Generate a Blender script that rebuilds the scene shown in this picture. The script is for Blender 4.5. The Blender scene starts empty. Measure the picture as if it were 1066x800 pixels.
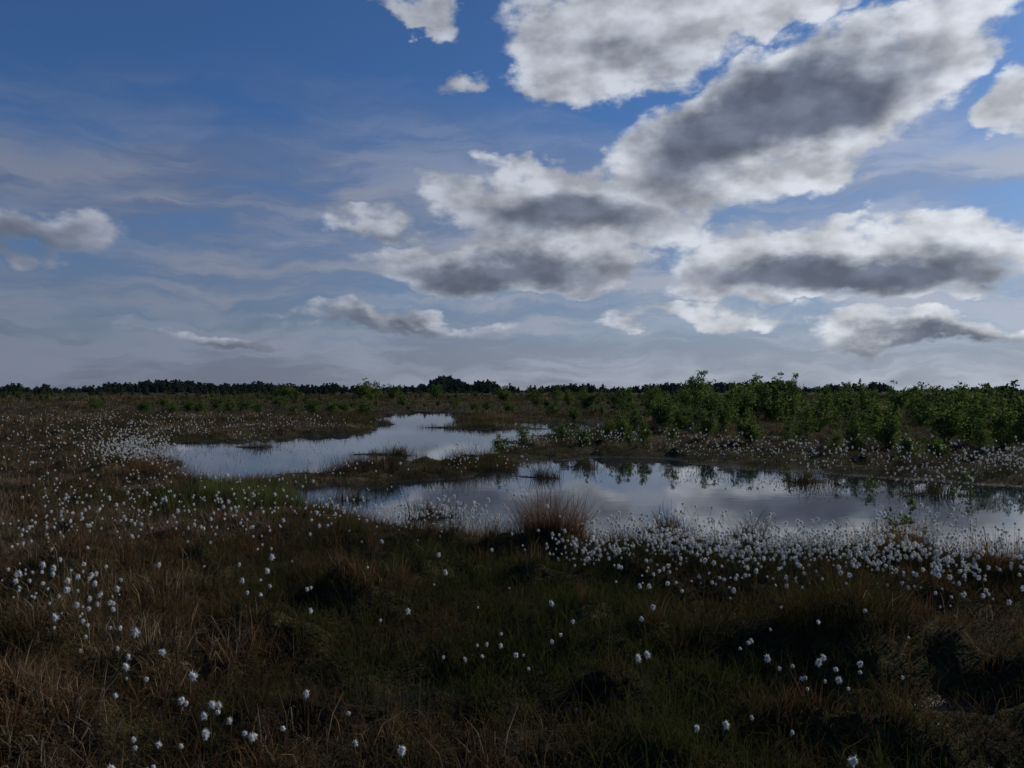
import bpy, bmesh, math, numpy as np
from mathutils import Vector
rng=np.random.default_rng(7)
sc=bpy.context.scene
sc.view_settings.view_transform='Standard'; sc.view_settings.look='None'
sc.view_settings.exposure=0; sc.view_settings.gamma=1
EYE=1.85; F=829.0
def site(px,py,z=0.1):
    """survey helper: bearing/depression reading -> ground position in metres"""
    d=(EYE-z)*F/(py-407.0); return ((px-533.0)/F*d, d)
# ---------------------------------------------------------------- noise
_t=[np.random.default_rng(100+i).random((256,256)) for i in range(6)]
def vn(x,y,s=0):
    T=_t[s%6]; xi=np.floor(x).astype(int); yi=np.floor(y).astype(int)
    fx=x-xi; fy=y-yi; fx=fx*fx*(3-2*fx); fy=fy*fy*(3-2*fy)
    a=T[xi%256,yi%256]; b=T[(xi+1)%256,yi%256]; c=T[xi%256,(yi+1)%256]; d=T[(xi+1)%256,(yi+1)%256]
    return (a*(1-fx)+b*fx)*(1-fy)+(c*(1-fx)+d*fx)*fy
def fbm(x,y,o=4,s=0):
    r=0;a=.5;t=0
    for i in range(o):
        r=r+a*vn(x*2**i+17.3*i,y*2**i+9.1*i,s+i); t+=a; a*=.5
    return r/t
def sst(a,b,x):
    t=np.clip((x-a)/(b-a),0,1); return t*t*(3-2*t)
# ---------------------------------------------------------------- ponds
PA=[(290,510),(330,505),(380,504),(430,501),(490,498),(530,488),(560,480),(600,476),(650,477),(700,480),(760,484),(850,495),(950,501),(1066,509),(1250,519),
    (1250,602),(1066,592),(980,584),(900,578),(820,572),(740,567),(640,563),(560,560),(500,555),(430,545),(370,535),(310,524)]
PB=[(160,468),(200,461),(255,458),(330,455),(378,452),(394,446),(392,438),(400,431),(440,430),(474,430),(482,440),(520,446),(540,445),(535,440),(580,439),(636,441),(638,450),(585,453),(545,460),(520,470),(490,481),(430,485),(385,486),(350,491),(310,498),(250,502),(190,496)]
def topoly(P): return np.array([site(a,b,0.0) for a,b in P])
polys=[topoly(PA),topoly(PB)]
def sd_poly(P,x,y):
    d=np.full(x.shape,1e9); s=np.zeros(x.shape,bool); n=len(P)
    for i in range(n):
        ax,ay=P[i]; bx,by=P[(i+1)%n]; ex,ey=bx-ax,by-ay
        wx,wy=x-ax,y-ay; t=np.clip((wx*ex+wy*ey)/(ex*ex+ey*ey),0,1)
        d=np.minimum(d,(wx-ex*t)**2+(wy-ey*t)**2)
        c=((ay>y)!=(by>y)); 
        if abs(ey)>1e-9: s^=c&(x<(ex*(y-ay)/ey+ax))
    d=np.sqrt(d); return np.where(s,-d,d)
ISL=[(*site(508,446,0),2.2,1.6),(*site(430,496,0),.7,.35),(*site(500,489,0),1.,.5),(*site(843,502,0),.5,.3),(*site(345,494,0),.8,.4),(*site(610,487,0),.4,.2),(*site(905,573,0),.4,.2),(*site(455,538,0),.35,.2),(*site(690,553,0),.3,.15),(*site(270,466,0),.6,.4),
     (*site(365,520,0),.3,.15),(*site(560,498,0),.4,.2),(*site(400,474,0),.9,.5),(*site(780,560,0),.3,.12),(*site(590,448,0),1.,.6),(*site(970,515,0),.4,.2)]
def pond_sd(x,y):
    r=np.hypot(x,y); amp=np.clip(r*0.03,0.2,1.5)
    wx=x+(fbm(x*.55,y*.55,4,0)-.5)*3.2*amp; wy=y+(fbm(x*.55+40,y*.55+9,4,1)-.5)*2.4*amp
    d=np.minimum(sd_poly(polys[0],wx,wy),sd_poly(polys[1],wx,wy))
    for cx,cy,rx,ry in ISL:
        q=np.hypot((wx-cx)/rx,(wy-cy)/ry); d=np.maximum(d,(1-q)*min(rx,ry))
    return d
PUD=[(470,700,.35,.25),(560,745,.35,.2),(905,745,.6,.25),(1000,715,.5,.25),(640,588,.7,.3),(780,690,.35,.2),(430,575,.6,.25),(720,620,.4,.2),(980,790,.5,.2),(330,640,.3,.2),(870,790,.4,.2)]
PUD=[(*site(a,b),c,d) for a,b,c,d in PUD]
def puddle(x,y):
    m=np.zeros(x.shape); wx=x+(fbm(x*3,y*3,3,1)-.5)*.5; wy=y+(fbm(x*3+9,y*3,3,2)-.5)*.5
    for cx,cy,rx,ry in PUD: m=np.maximum(m,np.exp(-((wx-cx)/rx)**2-((wy-cy)/ry)**2))
    return m
HUM=[(*site(575,565),.5,.16),(*site(875,672),.55,.22),(*site(30,765),.45,.2),(*site(845,500),.8,.2),(*site(385,625),.6,.14),(*site(170,495),.8,.2),
     (*site(600,650),.4,.1),(*site(120,600),.8,.15),(*site(1040,600),.7,.16),(*site(930,585),.5,.16),(*site(250,670),.5,.12),(*site(650,790),.4,.1),(*site(510,480),1.2,.2),(*site(380,490),1.5,.14)]
def height(x,y):
    r=np.hypot(x,y); sd=pond_sd(x,y); fade=1-sst(60,200,r)
    n1=fbm(x*.35,y*.35,3,2); n2=fbm(x*1.5,y*1.5,3,3); n3=fbm(x*7,y*7,4,4)
    g=0.05+0.09*n1+ (0.19*sst(.48,.85,n2)+0.06*(n3-.5)*2)*(.3+.7*fade)
    for cx,cy,rr,h in HUM:
        g=g+h*np.exp(-(((x-cx)**2+(y-cy)**2)/rr**2))
    g=g-0.17*puddle(x,y)*(r<20)
    g=g+1.2*sst(150,900,r)*fbm(x*.004,y*.004,2,1)
    bank=sst(0,1.3,sd); z=np.where(sd>0,0.008+g*bank+0.02*(n3-.3)*(1-bank),np.maximum(sd*.5,-.5)-.01+0.02*n3*np.exp(np.minimum(sd,0)*3))
    return z
# ---------------------------------------------------------------- helpers
def mesh_np(name,V,FQ,attrs=None,smooth=False,mat=None):
    me=bpy.data.meshes.new(name)
    if not isinstance(FQ,list): FQ=[FQ]
    idx=np.concatenate([f.ravel() for f in FQ]).astype(np.int32)
    tot=np.concatenate([np.full(len(f),f.shape[1]) for f in FQ]).astype(np.int32)
    st=np.concatenate([[0],np.cumsum(tot)[:-1]]).astype(np.int32)
    me.vertices.add(len(V)); me.vertices.foreach_set('co',np.asarray(V,np.float32).ravel())
    me.loops.add(len(idx)); me.loops.foreach_set('vertex_index',idx)
    me.polygons.add(len(tot)); me.polygons.foreach_set('loop_start',st)
    me.update(calc_edges=True)
    if smooth: me.polygons.foreach_set('use_smooth',np.ones(len(me.polygons),bool))
    for k,a in (attrs or {}).items():
        at=me.attributes.new(k,'FLOAT','POINT'); at.data.foreach_set('value',np.asarray(a,np.float32).ravel())
    for m in (mat if isinstance(mat,list) else [mat] if mat else []): me.materials.append(m)
    return me
def link(name,me,coll=None):
    o=bpy.data.objects.new(name,me); (coll or sc.collection).objects.link(o); return o
class E:
    def __init__(s,nt,k): s.nt=nt; s.k=k
    def _m(s,op,*o):
        n=s.nt.nodes.new('ShaderNodeMath'); n.operation=op
        for i,v in enumerate((s,)+o):
            if isinstance(v,E): s.nt.links.new(v.k,n.inputs[i])
            else: n.inputs[i].default_value=v
        return E(s.nt,n.outputs[0])
    def __add__(s,o): return s._m('ADD',o)
    def __sub__(s,o): return s._m('SUBTRACT',o)
    def __mul__(s,o): return s._m('MULTIPLY',o)
    def max(s,o): return s._m('MAXIMUM',o)
    def min(s,o): return s._m('MINIMUM',o)
    def ss(s,a,b,to0=0.0,to1=1.0):
        n=s.nt.nodes.new('ShaderNodeMapRange'); n.interpolation_type='SMOOTHSTEP'
        s.nt.links.new(s.k,n.inputs[0])
        for i,v in zip((1,2,3,4),(a,b,to0,to1)): n.inputs[i].default_value=v
        return E(s.nt,n.outputs[0])
def mixc(nt,f,a,b,mode='MIX'):
    n=nt.nodes.new('ShaderNodeMix'); n.data_type='RGBA'; n.blend_type=mode
    for i,v in ((0,f),(6,a),(7,b)):
        if isinstance(v,E): nt.links.new(v.k,n.inputs[i])
        elif i==0: n.inputs[0].default_value=v
        else: n.inputs[i].default_value=(*v,1)
    return E(nt,n.outputs[2])
def noise(nt,vec,scale,detail=4,rough=.55,col=False,dist=0):
    n=nt.nodes.new('ShaderNodeTexNoise'); n.inputs['Scale'].default_value=scale
    n.inputs['Detail'].default_value=detail; n.inputs['Roughness'].default_value=rough; n.inputs['Distortion'].default_value=dist
    if vec is not None: nt.links.new(vec.k,n.inputs['Vector'])
    return E(nt,n.outputs['Color' if col else 'Fac'])
def newmat(name):
    m=bpy.data.materials.new(name); m.use_nodes=True; nt=m.node_tree; nt.nodes.clear()
    out=nt.nodes.new('ShaderNodeOutputMaterial'); return m,nt,out
def pos(nt):
    return E(nt,nt.nodes.new('ShaderNodeNewGeometry').outputs['Position'])
def attr(nt,n_):
    n=nt.nodes.new('ShaderNodeAttribute'); n.attribute_name=n_; return E(nt,n.outputs['Fac'])
def ramp(nt,f,stops):
    n=nt.nodes.new('ShaderNodeValToRGB'); nt.links.new(f.k,n.inputs[0]); cr=n.color_ramp
    while len(cr.elements)<len(stops): cr.elements.new(.5)
    for e,(p,c) in zip(cr.elements,stops): e.position=p; e.color=(*c,1)
    return E(nt,n.outputs[0])
def blademat(name,stops,transl=.35):
    m,nt,out=newmat(name)
    c=ramp(nt,attr(nt,'tint'),stops)
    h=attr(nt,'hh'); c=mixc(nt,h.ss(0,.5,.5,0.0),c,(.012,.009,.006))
    d=nt.nodes.new('ShaderNodeBsdfDiffuse'); t=nt.nodes.new('ShaderNodeBsdfTranslucent'); mx=nt.nodes.new('ShaderNodeMixShader'); mx.inputs[0].default_value=transl
    nt.links.new(c.k,d.inputs['Color']); nt.links.new(c.k,t.inputs['Color'])
    nt.links.new(d.outputs[0],mx.inputs[1]); nt.links.new(t.outputs[0],mx.inputs[2]); nt.links.new(mx.outputs[0],out.inputs[0])
    return m
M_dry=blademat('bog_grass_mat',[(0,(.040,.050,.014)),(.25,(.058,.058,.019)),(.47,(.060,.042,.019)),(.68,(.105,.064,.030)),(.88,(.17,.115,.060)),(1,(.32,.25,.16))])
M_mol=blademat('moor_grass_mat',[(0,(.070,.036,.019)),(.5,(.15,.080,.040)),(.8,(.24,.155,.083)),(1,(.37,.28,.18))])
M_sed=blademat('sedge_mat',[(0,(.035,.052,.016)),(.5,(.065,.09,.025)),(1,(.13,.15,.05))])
M_leaf=blademat('birch_leaf_mat',[(0,(.045,.072,.020)),(.5,(.095,.135,.035)),(1,(.17,.22,.065))],transl=.5)
M_scrub=blademat('scrub_leaf_mat',[(0,(.038,.052,.022)),(.5,(.072,.090,.034)),(1,(.12,.138,.053))],transl=.45)
M_far=blademat('far_tree_mat',[(0,(.036,.048,.038)),(.5,(.050,.064,.050)),(1,(.07,.085,.06))],transl=.2)  # distance haze painted in: leaf colours lifted and shifted slightly blue
def simple(name,c,transl=0):
    m,nt,out=newmat(name); p=pos(nt); n=noise(nt,p,30,1)
    cc=mixc(nt,n,tuple(x*.75 for x in c),tuple(min(1,x*1.2) for x in c))
    d=nt.nodes.new('ShaderNodeBsdfDiffuse'); nt.links.new(cc.k,d.inputs[0])
    if transl:
        t=nt.nodes.new('ShaderNodeBsdfTranslucent'); mx=nt.nodes.new('ShaderNodeMixShader'); mx.inputs[0].default_value=transl
        nt.links.new(cc.k,t.inputs[0]); nt.links.new(d.outputs[0],mx.inputs[1]); nt.links.new(t.outputs[0],mx.inputs[2]); nt.links.new(mx.outputs[0],out.inputs[0])
    else: nt.links.new(d.outputs[0],out.inputs[0])
    return m
M_bark=simple('birch_bark_mat',(.10,.08,.07)); M_cot=simple('cotton_mat',(.82,.80,.75),.35); M_stem=simple('stem_mat',(.06,.08,.03))
# ---------------------------------------------------------------- ground
def build_ground():
    a1=np.radians(np.arange(-44,44.01,.17)); a2=np.radians(np.arange(48,312.1,4.0))
    th=np.concatenate([a1,a2]); r=np.exp(np.arange(math.log(.25),math.log(9000),.0145))
    R,T=np.meshgrid(r,th,indexing='ij'); X=R*np.sin(T); Y=R*np.cos(T); Z=height(X,Y)
    nr,nt_=R.shape; i,j=np.meshgrid(np.arange(nr-1),np.arange(nt_),indexing='ij'); j2=(j+1)%nt_
    Fq=np.stack([i*nt_+j,i*nt_+j2,(i+1)*nt_+j2,(i+1)*nt_+j],-1).reshape(-1,4)
    V=np.stack([X,Y,Z],-1).reshape(-1,3)
    V=np.vstack([V,[[0,0,.1]]]); c=len(V)-1; jj=np.arange(nt_); F3=np.stack([np.full(nt_,c),(jj+1)%nt_,jj],-1)
    m,nt,out=newmat('bog_ground_mat'); p=pos(nt)
    n1=noise(nt,p,.5,3); n2=noise(nt,p,3.5,4,.65); n3=noise(nt,p,30,3,.7)
    f=(n1-.5)*1.6+(n2-.5)*1.5+(n3-.5)*1.4+.45
    col=ramp(nt,f,[(.0,(.008,.006,.004)),(.3,(.018,.014,.008)),(.5,(.036,.028,.013)),(.66,(.042,.048,.014)),(.85,(.080,.056,.027)),(1,(.15,.11,.06))])
    sx=nt.nodes.new('ShaderNodeSeparateXYZ'); nt.links.new(p.k,sx.inputs[0]); z=E(nt,sx.outputs[2])
    wet=z.ss(.003,.05,1,0)
    col=mixc(nt,wet*.75,col,(.007,.0055,.004))
    d=nt.nodes.new('ShaderNodeBsdfPrincipled'); nt.links.new(col.k,d.inputs['Base Color'])
    rr=wet.ss(0,1,1.0,.45); nt.links.new(rr.k,d.inputs['Roughness']); d.inputs['Specular IOR Level'].default_value=.1
    b=nt.nodes.new('ShaderNodeBump'); b.inputs['Strength'].default_value=1; b.inputs['Distance'].default_value=.05
    nt.links.new((n3+n2).k,b.inputs['Height']); nt.links.new(b.outputs[0],d.inputs['Normal']); nt.links.new(d.outputs[0],out.inputs[0])
    link('bog_ground',mesh_np('bog_ground',V,[Fq[:,::-1],F3[:,::-1]],smooth=True,mat=m))
build_ground()
m,nt,out=newmat('pond_water_mat'); p=pos(nt)
mp=nt.nodes.new('ShaderNodeMapping'); mp.inputs['Scale'].default_value=(1,1.6,1); nt.links.new(p.k,mp.inputs[0]); q=E(nt,mp.outputs[0])
w=noise(nt,q,1.6,2,.5)*.6+noise(nt,q,8,2,.5)*.12
d=nt.nodes.new('ShaderNodeBsdfPrincipled'); d.inputs['Base Color'].default_value=(.014,.020,.028,1); d.inputs['Roughness'].default_value=.02; d.inputs['IOR'].default_value=1.37
b=nt.nodes.new('ShaderNodeBump'); b.inputs['Strength'].default_value=.03; b.inputs['Distance'].default_value=.04
nt.links.new(w.k,b.inputs['Height']); nt.links.new(b.outputs[0],d.inputs['Normal']); nt.links.new(d.outputs[0],out.inputs[0])
link('pond_water',mesh_np('pond_water',np.array([(-60,1,0),(60,1,0),(60,95,0),(-60,95,0)],float),np.array([[0,1,2,3]]),mat=m))
# ---------------------------------------------------------------- grasses: every sward is one real mesh
def sward(name,mat,x,y,nb,Rr,h0,h1,lean,width,K=3,curl=.8,scale=None,tint=None,tvar=.5,sink=.01,loc=None):
    n=len(x); x=np.repeat(x,nb);y=np.repeat(y,nb); s=np.repeat(np.ones(n) if scale is None else scale,nb); N=len(x)
    tc=np.repeat(np.full(n,.5) if tint is None else tint,nb)
    a=rng.random(N)*6.283; rr=Rr*np.sqrt(rng.random(N))*s; bx=x+rr*np.cos(a); by=y+rr*np.sin(a); bz=height(bx,by)-sink
    aa=a+rng.normal(0,.9,N); L=(h0+(h1-h0)*rng.random(N)**1.4)*s; ln=np.abs(rng.normal(lean,lean*.5,N)); t=np.linspace(0,1,K)
    an=np.clip(ln[:,None]*(.35+t[None]*(1+curl*rng.random((N,1)))),0,2.0); seg=L[:,None]/(K-1)
    zz=np.concatenate([np.zeros((N,1)),np.cumsum((np.cos(an)*seg)[:,:-1],1)],1); rad=np.concatenate([np.zeros((N,1)),np.cumsum((np.sin(an)*seg)[:,:-1],1)],1)
    zz=np.maximum(zz,.004)
    cx=bx[:,None]+rad*np.cos(aa)[:,None]; cy=by[:,None]+rad*np.sin(aa)[:,None]
    pa=rng.random(N)*6.283; w=(width*(.6+.8*rng.random(N))*s)[:,None]*(1-.85*t[None]**1.5)*.5
    ox=np.cos(pa)[:,None]*w; oy=np.sin(pa)[:,None]*w; zz=zz+bz[:,None]
    V=np.stack([np.stack([cx-ox,cy-oy,zz],-1),np.stack([cx+ox,cy+oy,zz],-1)],2).reshape(-1,3)
    base=(np.arange(N)*K*2)[:,None]; k=np.arange(K-1)[None]*2
    Fq=np.stack([base+k,base+k+1,base+k+3,base+k+2],-1).reshape(-1,4)
    T=np.repeat(np.clip(tc+(rng.random(N)-.5)*tvar,0,1),K*2); H=np.tile(np.repeat(t,2),N)
    if loc is not None: V=V-np.array([loc])
    o=link(name,mesh_np(name,V,Fq,{'tint':T,'hh':H},mat=mat))
    if loc is not None: o.location=loc
    return o
def wedge(n,r0,r1,half=40):
    r=r0+(r1-r0)*rng.random(n); a=np.radians((rng.random(n)*2-1)*half); return r*np.sin(a),r*np.cos(a)
def filt(x,y,lim=.05,pud=.35):
    sd=pond_sd(x,y); k=(sd>lim)&(puddle(x,y)<pud+rng.random(len(x))*.55); return x[k],y[k]
def region(x,y):
    b=x/np.maximum(y,.1); r=np.hypot(x,y)
    g=.40+1.7*(fbm(x*.4,y*.4,4,0)-.5)+.9*(fbm(x*2.2,y*2.2,2,1)-.5)-.14*sst(-.1,.6,b)+.14*sst(-.1,-.6,b)*sst(5,9,r)
    return np.clip(g-.12*sst(8,4,r)+.10*sst(9,14,r),0,1)  # middle distance tinted towards straw, painting its warm sunlit look into the blades
x,y=wedge(12500,2.4,17); x,y=filt(x,y)
k=rng.random(len(x))<sst(.34,.62,fbm(x*1.1,y*1.1,3,5))*.87+.08; x,y=x[k],y[k]
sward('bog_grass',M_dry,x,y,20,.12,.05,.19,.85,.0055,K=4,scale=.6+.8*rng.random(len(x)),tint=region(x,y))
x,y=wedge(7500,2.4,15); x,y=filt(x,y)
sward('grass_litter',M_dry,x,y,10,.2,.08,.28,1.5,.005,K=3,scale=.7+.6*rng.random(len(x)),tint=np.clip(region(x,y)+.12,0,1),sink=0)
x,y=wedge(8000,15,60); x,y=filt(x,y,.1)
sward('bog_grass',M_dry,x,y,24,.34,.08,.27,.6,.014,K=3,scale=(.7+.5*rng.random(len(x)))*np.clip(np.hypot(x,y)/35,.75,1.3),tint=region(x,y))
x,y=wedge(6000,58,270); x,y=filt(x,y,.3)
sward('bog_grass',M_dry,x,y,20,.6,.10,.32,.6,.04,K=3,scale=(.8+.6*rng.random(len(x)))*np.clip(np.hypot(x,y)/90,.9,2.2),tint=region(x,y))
x,y=wedge(9000,3,45); x,y=filt(x,y,.25); r_=np.hypot(x,y); b_=x/y
w_=sst(-.05,-.5,b_)*sst(6.5,10,r_)*.75*sst(.35,.6,fbm(x*.5,y*.5,3,1))+.45*sst(.55,.7,fbm(x*1.5,y*1.5,3,3))
k=rng.random(len(x))<w_*.5; x,y=x[k],y[k]
sward('moor_grass',M_mol,x,y,36,.12,.14,.40,.45,.005,K=4,curl=1.1,scale=.45+.5*rng.random(len(x)),tint=.1+.55*rng.random(len(x)))
x,y=wedge(34000,8,85); sd=pond_sd(x,y); w_=np.exp(-((sd-.1)/.42)**2)*sst(.44,.60,fbm(x*.6+5,y*.6,3,2))
k=(rng.random(len(x))<w_*.85)&(sd>-.8); x,y=x[k],y[k]
hs=rng.random(len(x))<.4; sc_=(.35+.5*rng.random(len(x)))*np.clip(np.hypot(x,y)/30,.75,1.6)
sward('shore_sedge',M_sed,x[hs],y[hs],22,.14,.14,.42,.35,.008,K=4,scale=sc_[hs],tint=.2+.5*rng.random(hs.sum()))
sward('shore_grass',M_dry,x[~hs],y[~hs],22,.14,.14,.42,.5,.008,K=4,scale=sc_[~hs],tint=.25+.6*rng.random((~hs).sum()))
xs=[];ys=[]
for cx,cy,rx,ry in ISL:
    for q in range(max(2,int(rx*5))):
        ux=cx+rng.normal(0,rx*.55); uy=cy+rng.normal(0,ry*.55); n=rng.integers(2,8); xs.append(ux+rng.normal(0,.12,n)); ys.append(uy+rng.normal(0,.12,n))
x=np.concatenate(xs); y=np.concatenate(ys)
sward('islet_tussocks',M_dry,x,y,26,.14,.12,.42,.5,.009,K=4,scale=.5+.7*rng.random(len(x)),tint=.1+.75*rng.random(len(x)))
cx,cy=site(262,522); n=110; x=cx+rng.normal(0,.7,n); y=cy+rng.normal(0,.9,n); k=pond_sd(x,y)>0
sward('green_sedge_bed',M_sed,x[k],y[k],30,.12,.16,.42,.35,.007,K=4,scale=.7+.5*rng.random(k.sum()),tint=.6+.4*rng.random(k.sum()))
def tussock(px,py,mat,n,Rr,h0,h1,lean,t=.5):
    tx,ty=site(px,py); z=float(height(np.array([tx]),np.array([ty]))[0])
    sward('moor_grass_tussock',mat,np.array([tx]),np.array([ty]),n,Rr,h0,h1,lean,.005,K=6,curl=1.3,tint=np.array([t]),tvar=.7,sink=.03,loc=(tx,ty,z))
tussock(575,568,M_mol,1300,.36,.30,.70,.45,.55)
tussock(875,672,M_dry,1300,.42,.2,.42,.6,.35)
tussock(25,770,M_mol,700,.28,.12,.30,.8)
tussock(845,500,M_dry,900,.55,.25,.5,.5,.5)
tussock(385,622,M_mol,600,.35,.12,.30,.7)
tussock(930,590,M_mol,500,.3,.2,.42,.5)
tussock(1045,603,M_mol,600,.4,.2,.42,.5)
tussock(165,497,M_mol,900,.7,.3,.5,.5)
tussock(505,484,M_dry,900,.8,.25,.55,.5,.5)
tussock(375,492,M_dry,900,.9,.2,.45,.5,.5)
# ---------------------------------------------------------------- instancing
def variants(cname,meshes):
    c=bpy.data.collections.new(cname)
    for i,me in enumerate(meshes):
        o=bpy.data.objects.new(f'{cname}_{i:02d}',me); c.objects.link(o)
    return c
def scatter(name,coll,P,rot,scl,idx):
    me=bpy.data.meshes.new(name); n=len(P); me.vertices.add(n); me.vertices.foreach_set('co',np.asarray(P,np.float32).ravel())
    a=me.attributes.new('rot','FLOAT_VECTOR','POINT'); a.data.foreach_set('vector',np.asarray(rot,np.float32).ravel())
    a=me.attributes.new('scl','FLOAT_VECTOR','POINT'); a.data.foreach_set('vector',np.asarray(scl,np.float32).ravel())
    a=me.attributes.new('idx','INT','POINT'); a.data.foreach_set('value',np.asarray(idx,np.int32))
    o=link(name,me); ng=bpy.data.node_groups.new(name+'_gn','GeometryNodeTree')
    ng.interface.new_socket('Geometry',in_out='INPUT',socket_type='NodeSocketGeometry'); ng.interface.new_socket('Geometry',in_out='OUTPUT',socket_type='NodeSocketGeometry')
    N=ng.nodes; gi=N.new('NodeGroupInput'); go=N.new('NodeGroupOutput'); ip=N.new('GeometryNodeInstanceOnPoints'); ci=N.new('GeometryNodeCollectionInfo')
    ci.inputs['Collection'].default_value=coll; ci.inputs['Separate Children'].default_value=True; ci.inputs['Reset Children'].default_value=True
    def na(nm,ty):
        x=N.new('GeometryNodeInputNamedAttribute'); x.data_type=ty; x.inputs['Name'].default_value=nm
        return [s for s in x.outputs if s.enabled and s.name=='Attribute'][0]
    e=N.new('FunctionNodeEulerToRotation'); ng.links.new(na('rot','FLOAT_VECTOR'),e.inputs[0])
    L=ng.links.new; L(gi.outputs[0],ip.inputs['Points']); L(ci.outputs[0],ip.inputs['Instance']); ip.inputs['Pick Instance'].default_value=True
    L(na('idx','INT'),ip.inputs['Instance Index']); L(e.outputs[0],ip.inputs['Rotation']); L(na('scl','FLOAT_VECTOR'),ip.inputs['Scale']); L(ip.outputs[0],go.inputs[0])
    md=o.modifiers.new('scatter','NODES'); md.node_group=ng
    return o
def place(name,coll,x,y,s,idx,tilt=.15,dz=-.01,zs=None):
    n=len(x); z=height(x,y)+dz; rot=np.stack([rng.normal(0,tilt,n),rng.normal(0,tilt,n),rng.random(n)*6.283],-1)
    sc3=np.stack([s,s,s if zs is None else s*zs],-1); return scatter(name,coll,np.stack([x,y,z],-1),rot,sc3,idx)
R=np.random.default_rng
# --- cotton grass
def cotton(seed,hr):
    rg=R(seed); Vs=[];Fs=[];off=0
    h=.22+.18*rg.random(); lx,ly=rg.normal(0,.07,2); K=4; t=np.linspace(0,1,K)
    cx=lx*t**2; cy=ly*t**2; cz=h*t; ang=rg.random()*3.14
    for a in (ang,ang+1.57):
        w=.0011; V=np.stack([np.stack([cx-w*np.cos(a),cy-w*np.sin(a),cz],-1),np.stack([cx+w*np.cos(a),cy+w*np.sin(a),cz],-1)],1).reshape(-1,3)
        k=np.arange(K-1)*2; Vs.append(V); Fs.append(off+np.stack([k,k+1,k+3,k+2],-1)); off+=len(V)
    bm=bmesh.new(); bmesh.ops.create_icosphere(bm,subdivisions=1,radius=.0085*hr); V=np.array([v.co[:] for v in bm.verts]); T3=np.array([[v.index for v in f.verts] for f in bm.faces]); bm.free()
    V*= (1+.25*rg.normal(size=(len(V),1))); V[:,2]*=1.1+.4*rg.random(); tip=np.array([lx,ly,h+.008])
    Vs.append(V+tip); tri=[off+T3]; off+=len(V)
    n=120; d=rg.normal(size=(n,3)); d/=np.linalg.norm(d,axis=1)[:,None]; L=(.010+.012*rg.random(n))[:,None]*hr
    s=np.cross(d,rg.normal(size=(n,3))); s/=np.linalg.norm(s,axis=1)[:,None]
    wind=rg.normal(0,.004,3)*[1,1,0]; droop=np.array([0,0,-.005])+wind; el_=np.array([1,1,.9+.6*rg.random()])
    p0=tip+d*.004; p2=tip+d*L*el_+droop
    V=np.stack([p0-s*.002,p0+s*.002,p2],1).reshape(-1,3); Vs.append(V); tri.append(off+np.arange(n*3).reshape(-1,3)); off+=len(V)
    nq=sum(len(f) for f in Fs); nt3=sum(len(f) for f in tri)
    me=mesh_np('cotton',np.vstack(Vs),[np.vstack(Fs),np.vstack(tri)],mat=[M_stem,M_cot])
    me.polygons.foreach_set('material_index',np.array([0]*nq+[1]*nt3,np.int32)); return me
C_cot=variants('cotton_grass_stem',[cotton(300+i,[1,.75,1.15,.65,.9,1.25,.75,1.05,.85,1.][i]) for i in range(10)])
CX=[];CY=[]
def cluster(px,py,sx,sy,n,cl=1):
    for _ in range(n):
        a=rng.normal(px,sx); b=rng.normal(py,sy)
        if b<432: continue
        X,Y=site(a,b,.36); m=rng.integers(1,cl+1)
        CX.extend(X+rng.normal(0,.11,m)); CY.extend(Y+rng.normal(0,.11,m))
for a in [(470,538,38,5,110,3),(640,560,35,7,130,3),(720,564,45,9,210,3),(800,568,50,10,200,3),(880,575,50,11,150,3),(960,582,50,13,100,3),(1030,585,40,12,80,3),(350,530,45,6,45,2),(850,590,120,14,60,2),
  (700,466,50,5,210,2),(800,474,60,6,220,2),(900,482,60,6,250,2),(1000,490,50,6,430,2),(1060,480,30,6,140,2),(640,458,30,3,80,2),
  (145,470,24,8,430,3),(195,455,50,4,290,3),(280,448,60,3,200,2),(400,490,70,4,150,2),(510,478,35,4,90,2),(560,462,40,4,60,2),(350,450,30,3,90,2),(60,460,50,12,110,2),
  (20,600,35,28,40,2),(80,625,28,20,22,2),(60,555,50,14,35,2),(110,535,60,14,40,2),(240,545,60,12,50,2),(230,515,45,12,60,2),(170,520,70,15,45,1),(80,500,60,18,60,1),
  (200,755,28,12,9,2),(150,715,20,15,5,2),(170,780,20,8,5,2),(520,660,4,5,3,3),(565,675,30,20,4,1),(880,690,45,20,9,2),(820,690,20,15,6,2),(940,600,40,15,16,2),
  (450,610,120,30,12,1),(700,640,90,40,14,1),(290,640,20,4,4,2),(380,770,60,20,3,1),(680,790,10,4,2,2),(90,640,10,8,8,2),(500,720,200,40,8,1),(130,440,100,3,160,2),(800,600,150,15,35,1)]:
    cluster(*a)
x=np.array(CX);y=np.array(CY); sd=pond_sd(x,y); k=sd>-.15; x,y=x[k],y[k]; rr=np.hypot(x,y)
place('cotton_grass',C_cot,x,y,(.65+.55*rng.random(len(x)))*np.clip(.88+rr/55,.9,1.6),rng.integers(0,10,len(x)),tilt=.2)
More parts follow.
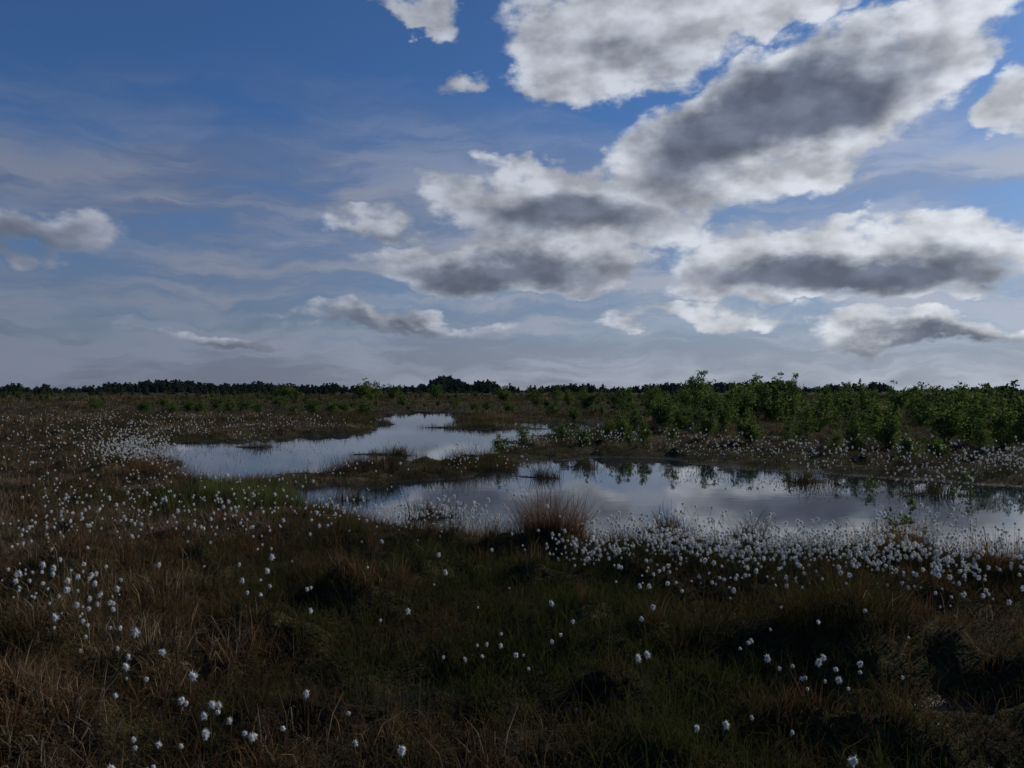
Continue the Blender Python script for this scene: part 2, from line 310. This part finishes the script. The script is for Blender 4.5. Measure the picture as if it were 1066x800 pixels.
# --- birch
def tube(p,r,sides=5):
    p=np.array(p); K=len(p); a=np.linspace(0,6.283,sides,endpoint=False); V=[]
    for i in range(K):
        d=p[min(i+1,K-1)]-p[max(i-1,0)]; d/=np.linalg.norm(d)+1e-9; u=np.cross(d,[.3,.9,.2]); u/=np.linalg.norm(u); v=np.cross(d,u)
        V.append(p[i]+r[i]*(np.cos(a)[:,None]*u+np.sin(a)[:,None]*v))
    F_=[[i*sides+j,i*sides+(j+1)%sides,(i+1)*sides+(j+1)%sides,(i+1)*sides+j] for i in range(K-1) for j in range(sides)]
    return np.vstack(V),np.array(F_)
def tree(seed,H=1.0,stems=3,nbr=22,leaves=26,leaf=.02,spread=.25,brlen=.3,trunk=.012,mat=None,low=.12):
    rg=R(seed); Vs=[];Fs=[];off=0;LP=[];
    for s in range(stems):
        a=rg.random()*6.283; hs=H*(1 if s==0 else .55+.4*rg.random()); K=6; t=np.linspace(0,1,K)
        lean=spread*(rg.random()*.9+.1)*(.25 if s==0 else 1); wob=rg.normal(0,.012,(K,2)).cumsum(0)
        P=np.stack([np.cos(a)*lean*t+wob[:,0],np.sin(a)*lean*t+wob[:,1],hs*t],-1); V,F_=tube(P,trunk*(1-.85*t)*(1 if s==0 else .7)); Vs.append(V);Fs.append(F_+off);off+=len(V)
        for b in range(nbr):
            tb=low+(1-low)*rg.random()**.9*.97; p0=np.array([np.interp(tb,t,P[:,q]) for q in range(3)])
            ab=rg.random()*6.283; L=brlen*(1-.72*tb)*(.5+.8*rg.random()); up=.35+.7*rg.random()
            d=np.array([np.cos(ab),np.sin(ab),up]); d/=np.linalg.norm(d); tt=np.linspace(0,1,4)
            Q=p0+d*L*tt[:,None]; Q[:,2]-=.12*L*tt**2; Q[1:]+=rg.normal(0,.06*L,(3,3)); V,F_=tube(Q,trunk*.28*(1-.8*tt),3); Vs.append(V);Fs.append(F_+off);off+=len(V)
            n=max(4,int(leaves*(.4+L/brlen))); u=rg.random(n)**.6
            q=np.stack([np.interp(u,tt,Q[:,c]) for c in range(3)],-1)+rg.normal(0,.10*L+.008,(n,3)); LP.append((q,np.full(n,rg.random())))
    q=np.vstack([l[0] for l in LP]); g=np.concatenate([l[1] for l in LP]); n=len(q)
    u=rg.normal(size=(n,3)); u/=np.linalg.norm(u,axis=1)[:,None]; v=np.cross(u,rg.normal(size=(n,3))); v/=np.linalg.norm(v,axis=1)[:,None]
    L=leaf*(.6+.8*rg.random(n))[:,None]; V=np.stack([q-u*L*.5,q+v*L*.38,q+u*L*.6,q-v*L*.38],1).reshape(-1,3)
    Vs.append(V); Fl=off+np.arange(n*4).reshape(-1,4); nb=sum(len(f) for f in Fs)
    T=np.concatenate([np.zeros(off),np.repeat(np.clip(g*.6+.4*rg.random(n),0,1),4)]); Hh=np.ones(off+n*4)
    me=mesh_np('tree',np.vstack(Vs),[np.vstack(Fs),Fl],{'tint':T,'hh':Hh},mat=[M_bark,mat])
    me.polygons.foreach_set('material_index',np.array([0]*nb+[1]*n,np.int32)); return me
BM=[tree(500+i,stems=int(2+i%3),nbr=30,leaves=26,leaf=.036,spread=.32,brlen=.42,mat=M_leaf) for i in range(6)]
BB=[tree(520+i,stems=6,nbr=22,leaves=24,leaf=.042,spread=.75,brlen=.45,mat=M_leaf,low=.05) for i in range(4)]
BS=[tree(540+i,stems=1+i%2,nbr=18,leaves=16,leaf=.05,spread=.25,brlen=.38,trunk=.008,mat=M_leaf) for i in range(4)]
SB=[tree(560+i,stems=3+i%3,nbr=18,leaves=12,leaf=.07,spread=.6,brlen=.5,mat=M_scrub,low=.05) for i in range(5)]
def put(name,me,px,d,H,sx=1.0):
    X=(px-533)/F*d; z=float(height(np.array([X]),np.array([float(d)]))[0]); o=link(name,me); o.location=(X,d,z-.03); o.scale=(H*sx,H*sx,H); o.rotation_euler=(0,0,rng.random()*6.28); return o
for i,(px,d,H,s,kind) in enumerate([(728,54,3.2,.9,0),(716,58,2.7,.9,0),(738,56,2.3,1,1),(805,44,2.75,.9,1),(822,46,2.4,.8,1),(790,48,2.5,1,1),(826,45,2.8,.5,0),(775,52,2.3,.9,1),
  (645,26,1.15,.9,0),(636,27,.95,1,1),(655,24.5,.7,1,0),(690,34,1.6,1,0),(708,33,1.3,1,1),(760,34,1.7,1,0),(850,32,1.6,1,1),(905,24,1.3,1,0),(925,23,1.1,1,1),(985,26,1.6,1,0),(1045,24,1.7,1,1),(1062,23,1.6,1,0),(1010,27,1.6,1,1),
  (880,40,2.1,1,0),(960,40,2.1,1,1),(1000,44,2.2,1,1),(1030,46,2.2,1,0),(930,52,2.2,1,1),(860,52,2.2,1,0),(680,62,2.2,1,1),(655,58,2.0,1,0),(610,70,2.1,1,1),(580,80,2.2,1,0),(560,85,2.2,1,1),(900,46,2.1,.9,1),
  (380,150,4.1,1.2,1),(388,155,3.5,1.2,1),(408,160,3.1,1.1,1),(300,170,3.4,1.4,1),(290,172,3.2,1.4,1),(507,74,1.0,1.2,1),(492,74,.8,1.3,1),(380,60,1.1,1.6,1),(360,64,1.,1.5,1),(325,56,1.,1.3,1),(305,60,.8,1.3,1),(180,60,.9,1.4,1),(195,62,1.1,1.2,1),(255,72,1.2,1.4,1),(225,76,1.2,1.4,1),(768,42,2.0,1,1),(745,44,1.9,1,1),(1085,28,1.9,1,1),(1110,34,2.2,1,0),
  (530,62,1.1,1.1,1),(600,48,.9,1.2,1),(575,55,1.1,1.1,1),(455,170,3.2,1.2,1),(525,120,2.6,1.2,1),
  (870,21,.85,1,0),(890,22.5,1.0,.9,1),(945,20.5,.9,1,0),(820,24,1.0,1,0),(780,25,1.1,1,1),(735,25.5,1.0,1,0),(700,23.5,.8,1,0),(670,24,.9,.9,0),(610,25,.7,1,1),(585,27,.8,1,1),(545,26,.65,1.1,1),(520,23,.6,1.2,1),(975,19.5,.7,1,1),(1020,20,.9,1,0),(915,28,1.5,1,1),(840,28,1.4,1,0),
  (210,60,1.1,1.3,1),(240,64,1.2,1.3,0),(270,62,.9,1.4,1),(150,62,1.,1.4,1),(345,60,1.1,1.3,0),(100,75,1.2,1.4,1),(420,95,1.4,1.3,1),(170,80,1.5,1.3,0),(290,85,1.5,1.4,1),(320,70,1.2,1.4,0)]):
    put('birch_bush' if kind else 'birch_sapling',(BB if kind else BM)[i%(4 if kind else 6)],px,d,H,s)
for i,(px,py,H) in enumerate([(948,562,.62),(925,560,.5),(958,558,.42),(870,560,.3),(700,490,.55),(655,484,.5),(905,502,.7),(520,482,.45),(820,490,.6),(740,486,.5),(1010,508,.6),(690,484,.45),(610,482,.4),(990,506,.4),(440,500,.3)]):
    X,Y=site(px,py); o=put('birch_seedling',BS[i%4],px,Y,H)
cs=variants('scrub_birch',SB+BM[:3])
n=1500; d=30+rng.random(n)**1.1*220; px=rng.random(n)*560+590; x=(px-533)/F*d; y=d; k=pond_sd(x,y)>.8
k&= rng.random(n)<sst(.48,.62,fbm(x*.15,y*.15,3,2))*.6+.04
x,y=x[k],y[k]; r_=np.hypot(x,y); s=(.4+1.5*rng.random(len(x))**2.6)*np.clip(r_/46,.65,1.25)
place('birch_scrub',cs,x,y,s,rng.integers(0,8,len(x)),tilt=.05)
n=1400; d=52+rng.random(n)**1.2*320; px=rng.random(n)*800-150; x=(px-533)/F*d; y=d; k=pond_sd(x,y)>1
k&= rng.random(n)<sst(.45,.6,fbm(x*.05,y*.05,3,3))*.7+.04
x,y=x[k],y[k]; r_=np.hypot(x,y); place('birch_scrub',cs,x,y,(.45+.8*rng.random(len(x)))*np.clip(r_/110,.6,1.5),rng.integers(0,8,len(x)),tilt=.05)
FT=[tree(700+i,stems=3,nbr=26,leaves=14,leaf=.11,spread=.35,brlen=.5,trunk=.02,mat=M_far,low=.06) for i in range(5)]
cf=variants('far_tree',FT)
n=500; az_=np.radians((rng.random(n)*2-1)*42); r=260+rng.random(n)*240; x=r*np.sin(az_);y=r*np.cos(az_)
k=rng.random(n)<sst(.45,.62,fbm(az_*9+20,r*.006,3,4)); x,y,r=x[k],y[k],r[k]
place('tree_belt',cf,x,y,(1.8+2.2*rng.random(len(x)))*(r/330),rng.integers(0,5,len(x)),tilt=.03,dz=-.3)
n=1900; az_=np.radians((rng.random(n)*2-1)*44); r=500+rng.random(n)*600
x=r*np.sin(az_);y=r*np.cos(az_); pxx=533+F*np.tan(az_)
hh=3.0+10*(fbm(pxx*.02,pxx*0+3,3,2)-.3)
hh+= 7.5*np.exp(-((pxx-465)/24)**2)+7.5*np.exp(-((pxx-508)/16)**2)+3*np.exp(-((pxx-190)/50)**2)+4*np.exp(-((pxx-760)/80)**2)+4*np.exp(-((pxx-600)/22)**2)
hh-= 2.5*sst(900,960,pxx); s=hh*(.7+.6*rng.random(n))*(r/800)
place('distant_tree_line',cf,x,y,np.maximum(s,2.0)*1.1,rng.integers(0,5,n),tilt=.03,dz=-.6)
# ---------------------------------------------------------------- sun + sky
SAZ,SEL=58,27
sd_=Vector((math.sin(math.radians(SAZ))*math.cos(math.radians(SEL)),math.cos(math.radians(SAZ))*math.cos(math.radians(SEL)),math.sin(math.radians(SEL))))
L=bpy.data.lights.new('sun','SUN'); L.energy=2.9; L.angle=math.radians(.5); L.color=(1,.91,.77)
o=bpy.data.objects.new('sun',L); sc.collection.objects.link(o); o.rotation_euler=sd_.to_track_quat('Z','Y').to_euler()
W=bpy.data.worlds.new('World'); sc.world=W; W.use_nodes=True; nt=W.node_tree; nt.nodes.clear()
out=nt.nodes.new('ShaderNodeOutputWorld'); S=.07
bg=nt.nodes.new('ShaderNodeBackground'); bg.inputs[1].default_value=S
bg0=nt.nodes.new('ShaderNodeBackground'); bg0.inputs[1].default_value=S
sky=nt.nodes.new('ShaderNodeTexSky'); sky.sky_type='NISHITA'; sky.sun_disc=False; sky.sun_elevation=math.radians(SEL); sky.sun_rotation=math.radians(SAZ)
sky.air_density=1.0; sky.dust_density=.6; sky.ozone_density=3.0
tc=nt.nodes.new('ShaderNodeTexCoord'); sx=nt.nodes.new('ShaderNodeSeparateXYZ'); nt.links.new(tc.outputs['Generated'],sx.inputs[0])
dx,dy,dz=[E(nt,sx.outputs[i]) for i in range(3)]
az=dx._m('ARCTAN2',dy)*57.29578; el=dz._m('ARCSINE')*57.29578
def comb(a,b):
    n=nt.nodes.new('ShaderNodeCombineXYZ')
    for i,v in enumerate((a,b)): nt.links.new(v.k,n.inputs[i])
    return E(nt,n.outputs[0])
P=comb(az,el)
def vm(a,b,op,c=None):
    n=nt.nodes.new('ShaderNodeVectorMath'); n.operation=op
    nt.links.new(a.k,n.inputs[0])
    if isinstance(b,E): nt.links.new(b.k,n.inputs[1])
    elif b is not None: n.inputs[1].default_value=b
    if c is not None: n.inputs[2].default_value=c
    return E(nt,n.outputs['Value'] if op=='LENGTH' else n.outputs[0])
Ps=vm(P,(1,1.7,1),'MULTIPLY')
wx=noise(nt,Ps,.11,5,.56)-.5; wy=noise(nt,vm(Ps,(31,17,0),'ADD'),.13,5,.56)-.5
Pw=comb(az+wx*10,el+wy*7)
def rot2(v,deg):
    c_,s_=math.cos(math.radians(deg)),math.sin(math.radians(deg)); sp=nt.nodes.new('ShaderNodeSeparateXYZ'); nt.links.new(v.k,sp.inputs[0]); X,Y=E(nt,sp.outputs[0]),E(nt,sp.outputs[1])
    return comb(X*c_+Y*s_,Y*c_-X*s_)
PW={0:Pw,16:rot2(Pw,16)}
def ang(px,py):
    a=math.atan((px-533)/F); return math.degrees(a),math.degrees(math.atan((407-py)/F*math.cos(a)))
def blobs(lst):
    acc=None
    for px,py,rx,ry,rot,w in lst:
        a,e=ang(px,py); k=math.cos(math.radians(a)); ax,ay=rx/F*57.3*k,ry/F*57.3*k
        g=16 if rot>8 else 0; c_,s_=math.cos(math.radians(g)),math.sin(math.radians(g)); a,e=a*c_+e*s_,e*c_-a*s_
        b=(vm(vm(PW[g],(1/ax,1/ay,0),'MULTIPLY_ADD',(-a/ax,-e/ay,0)),None,'LENGTH')*-w)+w; acc=b if acc is None else acc.max(b)
    return acc.max(0)
fb=noise(nt,Ps,.24,8,.56); fb2=noise(nt,vm(Ps,(-1.1,-1.7,0),'ADD'),.24,3,.5)
body=blobs([(660,25,180,78,5,1),(590,75,90,55,0,.9),(770,5,170,45,8,1),(815,125,235,88,16,1.25),(970,55,130,60,25,1.1),(695,168,130,50,0,.9),
 (590,208,190,60,-3,1.15),(640,240,130,38,0,.8),(530,275,210,44,0,1.15),(880,272,290,56,3,1.15),(800,305,200,28,0,.8),
 (435,5,75,26,5,.75),(500,85,50,24,15,.6),(390,228,90,26,0,.6),(1075,110,60,44,0,.85),(20,240,150,46,0,.7),(1000,345,220,26,2,.85),(420,338,200,20,0,.6),(240,350,180,18,0,.5),(720,335,170,18,0,.6)])
alpha=((body+(fb-.5)*1.6)*body.ss(0,.3)).ss(.10,.46)
dark=blobs([(805,122,195,60,16,1.2),(740,162,120,32,0,.8),(650,48,120,30,0,.45),(590,226,160,34,0,1.),(515,284,170,32,0,1.1),(870,290,240,32,3,1.05),(1000,356,200,18,0,.8),(20,252,130,34,0,.8),(400,238,70,14,0,.5),(420,346,190,15,0,.8),(240,357,160,15,0,.8)])
dk=(dark+(fb2-.5)*.5+(fb-.5)*.35).ss(-.05,.72)
vv=(((fb-fb2)*1.7)+1.0).max(.75).min(1.28)
def scalec(c,f):
    n=nt.nodes.new('ShaderNodeVectorMath'); n.operation='SCALE'; nt.links.new(c.k,n.inputs[0])
    if isinstance(f,E): nt.links.new(f.k,n.inputs['Scale'])
    else: n.inputs['Scale'].default_value=f
    return E(nt,n.outputs[0])
azb=az.ss(-35,35)
edge=mixc(nt,azb,(.29,.315,.385),(.60,.63,.68))
ccol=scalec(scalec(mixc(nt,dk,edge,(.135,.157,.21)),vv),1/S)
base=mixc(nt,1.0,E(nt,sky.outputs[0]),(.47,.72,1.07),'MULTIPLY')
Pv=comb(az+wx*6,el+wy*4)
ws=noise(nt,vm(Pv,(.035,.15,1),'MULTIPLY'),1.0,5,.58)
ws2=noise(nt,vm(Pv,(.08,.5,1),'MULTIPLY_ADD',(3,7,0)),1.0,4,.58)
elj=el+(ws-.5)*22
veil=(ws.ss(.28,.56)*.65+ws2.ss(.36,.62)*.35)*elj.ss(13,21,1,0)*.95
veil=veil.max(el.ss(-2,17,1.0,0))
vc0=mixc(nt,azb,(.19,.215,.29),(.43,.465,.55))
vd=mixc(nt,azb,(.135,.152,.21),(.29,.32,.395))
vcol=scalec(mixc(nt,(ws2+(ws-.5)*.6).ss(.38,.62),vd,vc0),1/S)
c=mixc(nt,veil,base,vcol); c=mixc(nt,alpha*.95,c,ccol)
nt.links.new(c.k,bg.inputs[0])
nt.links.new(base.k,bg0.inputs[0])
reg=el.ss(31,37,1,0)*dy.ss(.60,.72)*el.ss(-1.5,-1.0)
mxs=nt.nodes.new('ShaderNodeMixShader'); nt.links.new(reg.k,mxs.inputs[0]); nt.links.new(bg0.outputs[0],mxs.inputs[1]); nt.links.new(bg.outputs[0],mxs.inputs[2])
nt.links.new(mxs.outputs[0],out.inputs[0])
W.cycles.sampling_method='NONE'
# ---------------------------------------------------------------- camera
cam=bpy.data.cameras.new('camera'); cam.lens=28; cam.sensor_width=36; cam.clip_end=20000; cam.clip_start=.05
co=bpy.data.objects.new('camera',cam); sc.collection.objects.link(co); co.location=(0,0,EYE); co.rotation_euler=(math.radians(90.48),0,0); sc.camera=co
